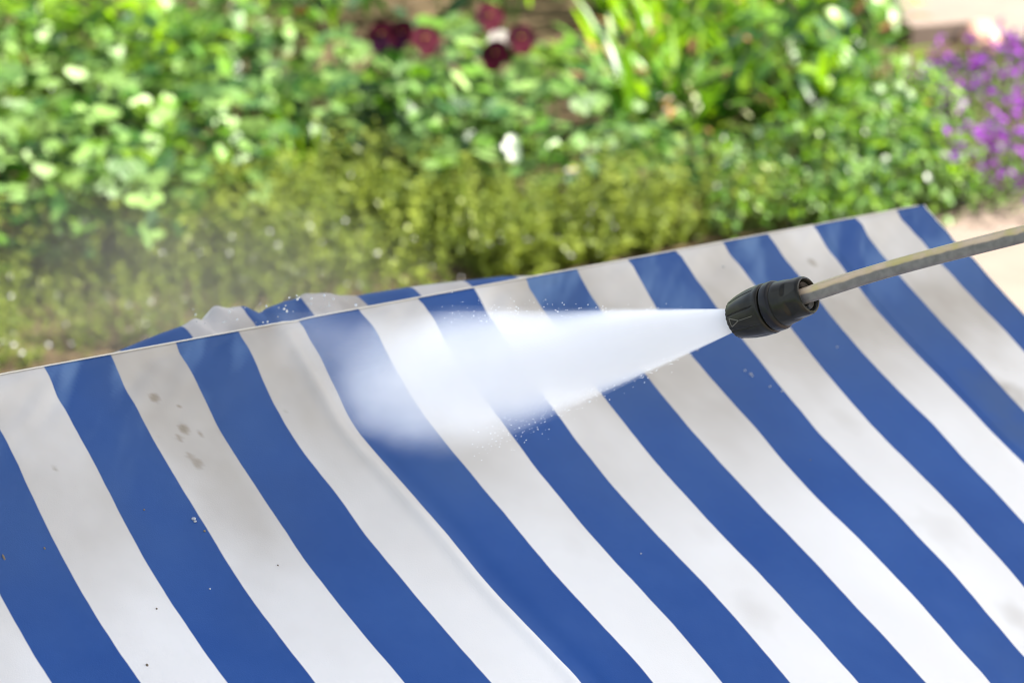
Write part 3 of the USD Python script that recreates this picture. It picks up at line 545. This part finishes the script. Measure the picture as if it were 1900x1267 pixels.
DESC = {'columbine': ('pale green clump of lobed leaves', 'plant'), 'lime_leaf_plant': ('bright lime green plant with oval leaves', 'plant'), 'broad_leaf_plant': ('dark green leafy plant', 'plant'),
        'small_leaf_shrub': ('mound of small leaves', 'shrub'), 'hosta': ('big pale blue-green leaves', 'plant'), 'strap_leaf_clump': ('clump of long strap leaves', 'plant'),
        'withered_bulb_clump': ('drooping pale withered bulb leaves', 'plant'), 'grass_tuft': ('tuft of upright grass blades', 'grass tuft'), 'purple_cushion_flower': ('purple flowering cushion plant', 'flowers'),
        'wine_pansy': ('dark wine red pansy', 'flower'), 'white_pansy': ('white pansy', 'flower'), 'orange_pansy': ('orange red pansy', 'flower'), 'white_daisy': ('small white daisy', 'flower')}
def P_(kind, x, y, h=0.0, scale=1.0, rz=None, n=None, at=None, group=None):
    d_, c_ = DESC[kind]; plant(kind, x, y, f'{d_} {at or near(x, y)}', c_, group, h, scale, rz, n)
G = lambda k, x, y: f'{k.replace("_", " ")}s {near(x, y)}'
def fill(kind, pts, h=0.12, sc=(0.85, 1.15)):
    for (x, y) in pts: P_(kind, x, y, h, rnd.uniform(*sc), group=G(kind, x, y))
def zone(kind, poly, step, h=0.12, sc=(0.85, 1.2), jit=0.45):
    from shapely.geometry import Polygon, Point
    pg = Polygon(poly); x0, y0, x1, y1 = pg.bounds; pts = []; row = 0; y = y0
    while y <= y1:
        x = x0 + (row % 2) * step[0] / 2
        while x <= x1:
            xx, yy = x + rnd.uniform(-jit, jit) * step[0], y + rnd.uniform(-jit, jit) * step[1]
            if pg.contains(Point(xx, yy)): pts.append((xx, yy))
            x += step[0]
        y += step[1]; row += 1
    fill(kind, pts, h, sc)
for x, y in [(290, 10), (140, -5), (230, -20), (345, 40), (60, -30)]: P_('lime_leaf_plant', x, y + 30, 0.22, 1.0, group=G('lime_leaf_plant', x, y))
zone('broad_leaf_plant', [(-100, -260), (1500, -260), (1500, -20), (1000, 10), (600, 40), (400, 110), (-100, 60)], (150, 70), 0.14)
zone('columbine', [(-140, 60), (220, 60), (380, 20), (640, 60), (640, 200), (560, 240), (440, 350), (200, 420), (-140, 420)], (118, 72), 0.14)
zone('columbine', [(560, -10), (660, 120), (980, 130), (1040, 260), (1060, 330), (1030, 380), (900, 340), (760, 300), (620, 250), (560, 130)], (112, 66), 0.14)
zone('strap_leaf_clump', [(1070, -60), (1600, -60), (1600, 150), (1400, 220), (1150, 210), (1120, 100)], (105, 62), 0.12)
zone('broad_leaf_plant', [(1480, -60), (1620, -40), (1640, 120), (1560, 200), (1460, 160)], (100, 60), 0.14)
zone('columbine', [(1080, 230), (1300, 210), (1330, 320), (1150, 320)], (105, 55), 0.1, (0.6, 0.8))
zone('withered_bulb_clump', [(1280, 170), (1560, 190), (1540, 330), (1300, 310)], (95, 55), 0.08)
zone('small_leaf_shrub', [(1290, 220), (1560, 240), (1560, 360), (1300, 330)], (110, 60), 0.08, (0.6, 0.9))
zone('small_leaf_shrub', [(1540, 150), (1640, 110), (1730, 190), (1750, 325), (1600, 350), (1530, 300)], (85, 48), 0.12, (0.7, 1.0))
zone('purple_cushion_flower', [(1720, 95), (1980, 60), (2000, 320), (1790, 340), (1735, 230)], (75, 38), 0.10, (0.8, 1.1))
for x, y in [(1860, 30), (1900, 60)]: P_('purple_cushion_flower', x, y, 0.15, 0.8, group=G('purple_cushion_flower', x, y))
P_('hosta', 525, 140, 0.20, 1.0, n=0, at='left of the wine red pansies')
P_('hosta', 1480, 90, 0.2, 0.7, n=1, at='behind the withered bulb leaves')
for k, (x, y) in enumerate([(40, 130), (70, 170), (10, 120), (560, 260), (420, 300)]): P_('grass_tuft', x, y, 0.13, 1.0)
for x, y, a in [(712, 65, 'leftmost of the wine red bunch'), (752, 62, 'in the middle of the wine red bunch'), (785, 72, 'rightmost of the wine red bunch'), (925, 100, 'below the white pansy'), (965, 70, 'right of the white pansy'), (905, 30, 'above the white pansy')]:
    P_('wine_pansy', x, y, 0.31, 1.3, rz=rnd.uniform(-.5, .7), at=a)
P_('white_pansy', 925, 58, 0.30, 1.15, rz=0.2, at='among three wine red pansies')
for x, y, a in [(5, 60, 'at the left edge, the upper one'), (38, 105, 'in the grass tuft, the lower one'), (560, 15, 'behind the pale hosta')]: P_('orange_pansy', x, y, 0.15, .6, rz=0.3, at=a)
for x, y, a in [(1100, 176, 'at the right side of the bare dark soil'), (1062, 315, 'beside the creeping plants above the ridge'), (1235, 180, 'below the strap leaves'), (1245, 205, 'below the strap leaves, the lower one')]: P_('white_daisy', x, y, 0.15, 1.0, at=a)
fill('small_leaf_shrub', [(1730, 372), (1775, 366)], 0.03, (0.35, 0.45))
fill('purple_cushion_flower', [(1800, 352), (1850, 345), (1905, 335), (1825, 362)], 0.04, (0.4, 0.55))
zone('columbine', [(1050, 320), (1280, 310), (1320, 355), (1080, 360)], (95, 50), 0.08, (0.5, 0.7))
zone('small_leaf_shrub', [(1250, 350), (1600, 345), (1660, 385), (1300, 430)], (95, 42), 0.05, (0.45, 0.65))

# creeping ground cover between the bed and the awning: nobody could count it
def sprig(r):
    ms = []; h = r.uniform(.05, .18); lx, ly = r.gauss(0, .035), r.gauss(0, .035)
    ms.append(tube([[0, 0, 0], [lx * .4, ly * .4, h * .5], [lx, ly, h]], 0.0012, 3))
    for i in range(13):
        t_ = 0.2 + 0.8 * i / 12; a = i * 2.4 + r.random()
        ms.append(put(oval_leaf(r.uniform(.011, .022), r.uniform(.0028, .0055), 4, .2), a, r.uniform(.1, .9), 0, (lx * t_, ly * t_, h * t_)))
    return cat(ms)
creep = leaf_mat('leaf_creeping', (0.04, 0.085, 0.008), (0.30, 0.37, 0.045), 0.45, 0.3)
pi = UsdGeom.PointInstancer.Define(stage, '/World/creeping_plants')
setd(pi.GetPrim(), 'low yellow-green creeping plants along the back of the awning', 'ground cover', None, 'stuff')
for k in range(8): obj('sprig', sprig(random.Random(600 + k)), creep, '/World/creeping_plants/kinds' if UsdGeom.Scope.Define(stage, '/World/creeping_plants/kinds') else '', smooth=True)
kinds = [str(c.GetPath()) for c in stage.GetPrimAtPath('/World/creeping_plants/kinds').GetChildren()]
for k in kinds: pi.GetPrototypesRel().AddTarget(k)
pos, ori, ids, scl = [], [], [], []
from shapely.geometry import Polygon, Point
CZ = Polygon([(-260, 455), (200, 450), (420, 385), (600, 335), (760, 345), (870, 370), (1000, 415), (1050, 390), (1130, 365), (1290, 375), (1420, 375), (1600, 375), (1740, 385), (1500, 470), (1000, 560), (0, 740), (-300, 780)])
while len(pos) < 4000:
    x, y = rng.uniform(-300, 1740), rng.uniform(220, 780)
    if not CZ.contains(Point(x, y)): continue
    g_ = ground(x, y, 0.05)
    if (g_[:2] - b0[:2]) @ BN < 0.01: continue
    if rng.random() < 0.80 * sstep(470, 560, y + 0.07 * x) * sstep(-60, 120, x + (y - 500) * .6) * (1 - sstep(800, 1050, x)): continue
    if meshkit.noise(np.array([[g_[0] * 7, g_[1] * 5, 0.3]]), 77)[0] < 0.36 and rng.random() < .75: continue
    if x > 1250 and rng.random() < 0.55: continue
    pos.append(Gf.Vec3f(float(g_[0]), float(g_[1]), 0.0)); ids.append(int(rng.integers(8))); scl.append(Gf.Vec3f(float(rng.uniform(.6, 1.25)) * (0.75 if y > 520 else 1)))
    a = rng.uniform(0, 6.283); ln = abs(rng.normal(0, .22)); qa = Gf.Quatd(math.cos(a / 2), 0, 0, math.sin(a / 2)) * Gf.Quatd(math.cos(ln / 2), math.sin(ln / 2), 0, 0)
    ori.append(Gf.Quath(qa.GetReal(), *[float(k) for k in qa.GetImaginary()]))
pi.CreatePositionsAttr(pos); pi.CreateOrientationsAttr(ori); pi.CreateProtoIndicesAttr(ids); pi.CreateScalesAttr(scl)

# drifting mist behind the ridge, and drops that sparkle on the leaves
mist = mat('mist', {'tc': ('texture_coordinate', {}), 'ln': ('vector_math', {'math_type': 'length'}), 'f': ('map_range', {'range_type': 'smoothstep', 'from_min': 1.0, 'from_max': 0.0, 'to_min': 0.0, 'to_max': 3.6, 'clamp': True}),
                    'n': ('noise_texture', {'scale': 3.0, 'detail': 3.0}), 'm': ('math', {'math_type': 'multiply'}), 'v': ('principled_volume', {'color': (0.80, 0.74, 0.62), 'anisotropy': 0.2})},
           [('tc.object', 'ln.vector1'), ('ln.value', 'f.value'), ('tc.object', 'n.vector'), ('f.result', 'm.value1'), ('n.fac', 'm.value2'), ('m.value', 'v.density')], volume='v.volume')
mc = px(350, 545, 2.9)
p_ = obj('drifting_mist', trimesh.creation.icosphere(3, 1.0), mist, label='thin drifting mist of spray behind the ridge', cat='mist', kind='stuff')
placed(p_, np.array([EH[0], EH[1], 0]) * 0.36, np.array([NH[0], NH[1], 0]) * 0.45, np.array([0, 0, 0.12]), mc)
dropm = mat('water_drop', {'p': ('principled_bsdf', {'base_color': (0.9, 0.92, 0.95), 'roughness': 0.12, 'transmission_weight': 0.6, 'specular_ior_level': 0.8})}, surface='p.BSDF')
dr = []
for x, y in [(527, 182), (95, 165), (425, 470), (430, 440), (515, 455), (575, 420), (25, 640), (40, 655), (150, 410), (650, 325), (1300, 120), (640, 410), (20, 550), (280, 560), (700, 470), (160, 415), (300, 470), (500, 430), (90, 640)]:
    v_ = trimesh.creation.icosphere(1, 0.0035); dr.append((v_.vertices + ground(x, y, 0.17), v_.faces))
for i in range(160):
    x, y = rng.uniform(-100, 1300), rng.uniform(350, 700); v_ = trimesh.creation.icosphere(1, rng.uniform(.0012, .0026)); dr.append((v_.vertices + ground(x, y, rng.uniform(.08, .15)), v_.faces))
for x, y, r_ in [(1293, 648, 1.6), (1391, 693, 1.5), (1384, 688, 1.1), (1398, 698, 1.0), (1427, 715, 1.0), (1449, 728, 0.9), (360, 963, 2.0), (363, 967, 1.4), (390, 1093, 0.9), (1341, 497, 1.4), (1551, 645, 1.0), (1190, 1027, 0.7)]:
    v_ = trimesh.creation.icosphere(2, r_ * mm); dr.append((v_.vertices * [1, 1, .6] + at_ut(x, y)[2] + NW * 0.0006, v_.faces))
for i in range(45):                                        # splashes thrown up behind the ridge
    cxp, cyp, sx_, sy_ = [(410, 600, 42, 14), (600, 570, 30, 12), (520, 580, 60, 14)][i % 3]
    v_ = trimesh.creation.icosphere(1, abs(rng.normal(0, .0005)) + .0003); dr.append((v_.vertices + px(rng.normal(cxp, sx_), cyp - abs(rng.normal(0, sy_)), rng.normal(2.16, .02)), v_.faces))
obj('water_drops', cat(dr), dropm, smooth=True, label='sparkling water drops on the canvas and the leaves behind it', cat='water drops', kind='stuff')
# specks of dirt lying on the canvas
speckm = mat('dirt_speck', {'p': ('principled_bsdf', {'base_color': (0.16, 0.13, 0.10), 'roughness': 0.9})}, surface='p.BSDF')
for x, y, a, b in [(10, 1035, 1.0, 3.0), (83, 1016, .8, 1.2), (275, 1231, 1.1, 1.3), (290, 1127, .8, .8), (379, 988, 1.1, 1.1), (267, 946, .8, .8), (515, 1048, .7, .7), (1503, 855, .6, .6)]:
    v_ = trimesh.creation.icosphere(1, 1.0); u_, t_, c_ = at_ut(x, y)
    obj('dirt_speck', (v_.vertices @ np.stack([unit(EW) * a, DW2 * b, NW * 0.5]) * mm + c_ + NW * 0.0004, v_.faces), speckm, AW)
# pinkish stone at the path
pk = rough_mat('pink_stone', (0.40, 0.20, 0.14), (0.55, 0.34, 0.25), 14, 0.8, 0.5, 0.01)
v_ = trimesh.creation.icosphere(3, 1.0); w_ = v_.vertices * (1 + 0.30 * (meshkit.fbm(v_.vertices * 1.6 + 4, 3, 5)[:, None] - 0.5)); g_ = ground(1815, 95, 0.05)
obj('edging_stone', (w_ * [0.055, 0.07, 0.06] + [g_[0], g_[1], 0.07], v_.faces), pk, smooth=True, label='rounded pinkish stone among the purple flowers beside the pale path', cat='stone')

# labels: things of one description are told apart by their order in the bed
by = {}
for pr, label, x, y in PLACED: by.setdefault(label, []).append((x, y, pr))
ORD = ['leftmost'] + [f'{w} from left' for w in 'second third fourth fifth sixth seventh eighth ninth tenth eleventh twelfth thirteenth fourteenth fifteenth sixteenth seventeenth eighteenth nineteenth twentieth twenty-first twenty-second twenty-third twenty-fourth twenty-fifth twenty-sixth twenty-seventh twenty-eighth twenty-ninth thirtieth'.split()] + ['towards the right'] * 60
for label, l in by.items():
    l.sort(key=lambda q_: q_[0])
    for i, (x, y, pr) in enumerate(l):
        tail = '' if len(l) == 1 else (', ' + ('left one' if i == 0 else 'right one') if len(l) == 2 else f', {ORD[i] if i < len(l) - 1 else "rightmost"}')
        pr.SetCustomDataByKey('label', label + tail)
